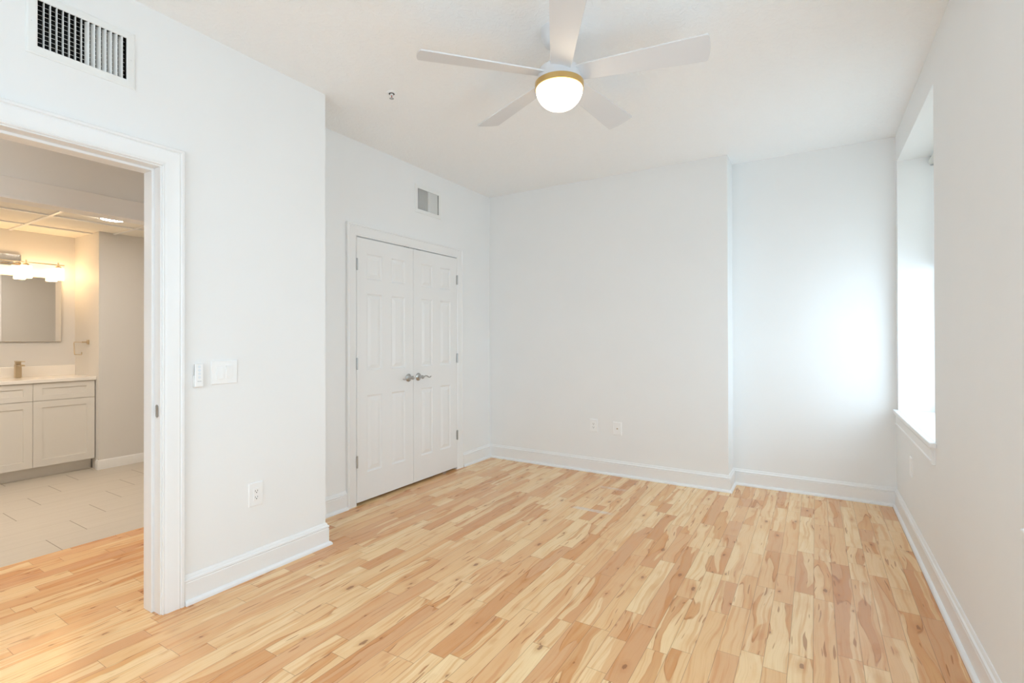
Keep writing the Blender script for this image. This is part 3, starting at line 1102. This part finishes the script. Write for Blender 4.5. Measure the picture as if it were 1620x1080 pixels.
def plate_ring(mb, w, h, t, hole=None):
    def r4(a, b_, xx):
        return [(xx, -a, -b_), (xx, a, -b_), (xx, a, b_), (xx, -a, b_)]
    mb.rings([r4(w, h, 0), r4(w, h, t * 0.35), r4(w - 0.003, h - 0.003, t)], True, True, True)


plate_ring(pl, 0.0655, 0.0600, 0.0065)
fc(pl, 'switch_plate', M_white, sw)
for i, yy in enumerate((-0.023, 0.023)):
    rk = MB()
    a, b_ = 0.0165, 0.0335
    tlt = 0.003 if i == 0 else -0.003
    vs = [(0.0066, yy - a, -b_), (0.0066, yy + a, -b_), (0.0066, yy + a, b_), (0.0066, yy - a, b_),
          (0.0095 + tlt * 0.6, yy - a + .001, -b_ + .001), (0.0095 + tlt * 0.6, yy + a - .001, -b_ + .001), (0.0095 - tlt * 0.6, yy + a - .001, b_ - .001), (0.0095 - tlt * 0.6, yy - a + .001, b_ - .001)]
    rk.add(vs, [(0, 3, 2, 1), (4, 5, 6, 7), (0, 1, 5, 4), (1, 2, 6, 5), (2, 3, 7, 6), (3, 0, 4, 7)])
    fc(rk, 'rocker', M_white, sw)

rm = tag(empty('fan_remote', (XL, 1.258, 1.091)), 'slim white fan remote in its wall cradle beside the doorway trim', 'remote control')
fc(MB().box(0, 0.010, -0.0205, 0.0205, -0.0575, 0.0), 'cradle', M_white, rm, bevel=0.002)
fc(MB().box(0.0102, 0.021, -0.0185, 0.0185, -0.0545, 0.0575), 'remote_body', M_white, rm, bevel=0.003)
bt = MB()
for k in range(4):
    bt.lathe([(0.0065, 0.0211), (0.0065, 0.0222)], (0, 0, 0.043 - k * 0.017), 'x', 16)
fc(bt, 'button', simple('pale_button', (0.74, 0.79, 0.84), 0.4), rm, smooth_=40)
fc(MB().box(0.0211, 0.0217, -0.009, 0.009, -0.0285, -0.0262), 'print_mark', M_grey, rm)


def outlet(loc, rz, label, jumbo, kind='duplex'):
    e_ = tag(empty('wall_outlet', loc, rz), label, 'outlet', 'white wall outlets')
    w, h = (0.0400, 0.0625) if jumbo else (0.0405, 0.0600)
    if kind == 'blank':
        e_.name = 'cover_plate'
        e_['category'] = 'cover plate'
        del e_['group']
    p_ = MB()
    plate_ring(p_, w, h, 0.006)
    fc(p_, 'outlet_plate', M_white, e_)
    if kind == 'blank':
        for zz in (0.042, -0.042):
            s_ = MB().lathe([(0.0028, 0.0061), (0.0028, 0.0068)], (0, 0, zz), 'x', 10)
            fc(s_, 'screw', M_ventw, e_)
    if kind == 'duplex':
        fc(MB().box(0.0061, 0.0085, -0.0165, 0.0165, -0.033, 0.033), 'receptacle', M_white, e_, bevel=0.001)
        s_ = MB()
        for zz in (0.019, -0.014):
            s_.box(0.0086, 0.0091, -0.0075, -0.0055, zz - 0.005, zz + 0.004)
            s_.box(0.0086, 0.0091, 0.0050, 0.0070, zz - 0.004, zz + 0.004)
            s_.lathe([(0.0028, 0.0086), (0.0028, 0.0091)], (0, 0, zz - 0.0095 if zz < 0 else zz - 0.0095), 'x', 10)
        fc(s_, 'slots', M_slot, e_)
    elif kind == 'coax':
        cx = MB().lathe([(0.0065, 0.0061), (0.0065, 0.0085), (0.0048, 0.0087), (0.0048, 0.015)], n=14, axis='x')
        fc(cx, 'coax_jack', M_bronze, e_, smooth_=40)
        fc(MB().lathe([(0.0026, 0.0151), (0.0026, 0.0155)], n=10, axis='x'), 'jack_hole', M_slot, e_)
        for zz in (0.042, -0.042):
            s_ = MB()
            s_.lathe([(0.0028, 0.0061), (0.0028, 0.0068)], (0, 0, zz), 'x', 10)
            fc(s_, 'screw', M_ventw, e_)
    return e_


outlet((XL, 1.554, 0.434), 0, 'white duplex outlet low on the left wall above the tall baseboard', True)
outlet((-1.7935, YB, 0.442), -pi / 2, 'white duplex outlet on the back wall, left one of the pair', False)
outlet((-1.5605, YB, 0.433), -pi / 2, 'white coax jack plate on the back wall, right one of the pair', False, 'coax')
outlet((XR, 4.012, 0.447), pi, 'white blank cover plate on the right wall below the window sill', False, 'blank')

# ------------------------------------------------------------------ bathroom: vanity
VY0, VY1 = 1.085, 2.000
VXF = -6.020
VM = 1.547
van = tag(empty('vanity_cabinet', (VXF - 0.26, VM, 0)), 'pale shaker vanity cabinet in the alcove under the white counter', 'cabinet')
bd = MB().box(XA + 0.001, VXF - 0.020, VY0, VY1, 0.104, 0.872)
child_world(bd, 'cabinet_body', M_vanity, van)
tk = MB().box(XA + 0.001, -6.105, VY0 + 0.005, VY1 - 0.005, 0, 0.104)
child_world(tk, 'toe_kick', M_vanity, van)
SHK = [(0, 0), (0.0015, -0.006), (0.0015, -0.0075)]
kn0 = None
for i, (a, b_) in enumerate(((VY0 + 0.002, VM - 0.0015), (VM + 0.0015, VY1 - 0.004))):
    dr = MB()
    panel_slab(dr, VXF, 0.019, a, b_, 0.710, 0.868, [(a + 0.062, b_ - 0.062)], [(0.758, 0.822)], SHK)
    child_world(dr, 'drawer_front', M_vanity, van)
    dd = MB()
    panel_slab(dd, VXF, 0.019, a, b_, 0.110, 0.706, [(a + 0.062, b_ - 0.062)], [(0.172, 0.646)], SHK)
    do = child_world(dd, 'cabinet_door', M_vanity, van)
    yk = (b_ - 0.034) if i == 0 else (a + 0.034)
    kb = MB()
    kb.lathe([(0.0045, 0), (0.0045, 0.020)], (VXF, yk, 0.668), 'x', 12)
    kb.tube([(VXF + 0.022, yk - 0.020, 0.668), (VXF + 0.022, yk + 0.020, 0.668)], 0.0055, 12)
    ko = child_world(kb, 'knob', M_bronze, do, smooth_=40)
    ko.matrix_parent_inverse = Matrix.Translation(-Vector(van.location))
ct = tag(empty('countertop', (-6.28, VM, 0.872)), 'white quartz countertop with low backsplash on the vanity', 'countertop')
child_world(MB().box(XA, -6.002, VY0 - 0.01, YS - 0.001, 0.8725, 0.905), 'counter_slab', M_counter, ct, bevel=0.003)
child_world(MB().box(XA + 0.0005, XA + 0.019, VY0 - 0.01, YS - 0.001, 0.905, 1.005), 'backsplash', M_counter, ct, bevel=0.002)

fa = tag(empty('faucet', (-6.43, VM, 0.9052)), 'square champagne bronze single-lever faucet on the bathroom counter', 'faucet')
fc(MB().box(-0.022, 0.022, -0.0215, 0.0215, 0, 0.128), 'faucet_body', M_bronze, fa, bevel=0.002)
fc(MB().box(0.022, 0.135, -0.017, 0.017, 0.112, 0.126), 'spout', M_bronze, fa, bevel=0.002)
fc(MB().box(-0.018, 0.018, -0.0185, 0.0185, 0.1285, 0.152), 'valve_cap', M_bronze, fa, bevel=0.001)
fc(MB().box(-0.022, 0.120, -0.0215, 0.0215, 0.1525, 0.160), 'lever', M_bronze, fa, bevel=0.0015)

mi = tag(empty('wall_mirror', (XA, VM, 1.247)), 'frameless rectangular mirror on the alcove wall above the faucet', 'mirror')
child_world(MB().box(XA, XA + 0.022, 1.205, 1.889, 1.247, 1.880), 'mirror_backing', M_bronze, mi)
child_world(MB().box(XA + 0.0222, XA + 0.028, 1.2055, 1.8885, 1.2475, 1.8795), 'mirror_glass', M_mirror, mi, bevel=0.0025)

vl = tag(empty('vanity_light', (XA, 1.487, 2.02)), 'four-light vanity bar with lit frosted glass shades above the mirror', 'wall lamp')
child_world(MB().box(XA, XA + 0.022, 1.380, 1.594, 1.975, 2.085), 'back_plate', M_chrome, vl, bevel=0.004)
for ya in (1.440, 1.518):
    child_world(MB().box(XA + 0.022, XA + 0.118, ya, ya + 0.015, 2.000, 2.014), 'arm', M_chrome, vl)
bar = MB().box(XA + 0.118, XA + 0.128, 1.09, 1.885, 2.002, 2.012)
child_world(bar, 'lamp_bar', M_bronze, vl)
XSH = XA + 0.123
for yy in (1.135, 1.370, 1.602, 1.838):
    sc = MB().lathe([(0.006, 2.030), (0.006, 1.998), (0.018, 1.994), (0.024, 1.985), (0.024, 1.976)], (XSH, yy, 0), 'z', 20)
    so = child_world(sc, 'socket', M_bronze, vl, smooth_=40)
    sh = MB().lathe([(0.022, 1.9755), (0.040, 1.974), (0.043, 1.968), (0.043, 1.860), (0.041, 1.858), (0.038, 1.862)], (XSH, yy, 0), 'z', 32)
    o = child_world(sh, 'lamp_shade', M_vlight, vl, smooth_=40)

tr_ = tag(empty('towel_ring', (-6.20, YS, 1.24)), 'open square wire towel ring on the alcove side wall', 'towel ring')
fc(MB().box(-0.022, 0.022, -0.010, 0.0, -0.022, 0.022), 'wall_mount', M_bronze, tr_, bevel=0.002)
rg = MB()
rg.box(-0.006, 0.006, -0.052, -0.010, -0.006, 0.006)
rp = [(0.0, -0.050, 0.0), (-0.200, -0.050, 0.0), (-0.210, -0.050, -0.006), (-0.196, -0.050, -0.118), (-0.188, -0.050, -0.125), (-0.020, -0.050, -0.125), (-0.012, -0.050, -0.119), (-0.012, -0.050, -0.098)]
rg.tube(rp, 0.0042, 10)
fc(rg, 'ring', M_bronze, tr_, smooth_=40)

dl = tag(empty('recessed_light', (-5.19, 1.845, HB)), 'round lit recessed downlight in the bathroom ceiling', 'ceiling light')
fc(MB().lathe([(0.098, 0.0), (0.098, -0.003), (0.092, -0.005), (0.082, -0.0045)], n=40, cap0=False, cap1=False), 'trim_ring', M_trim, dl, smooth_=40)
fc(MB().lathe([(0.082, -0.0040), (0.081, -0.0048)], n=40), 'lens', M_down, dl)
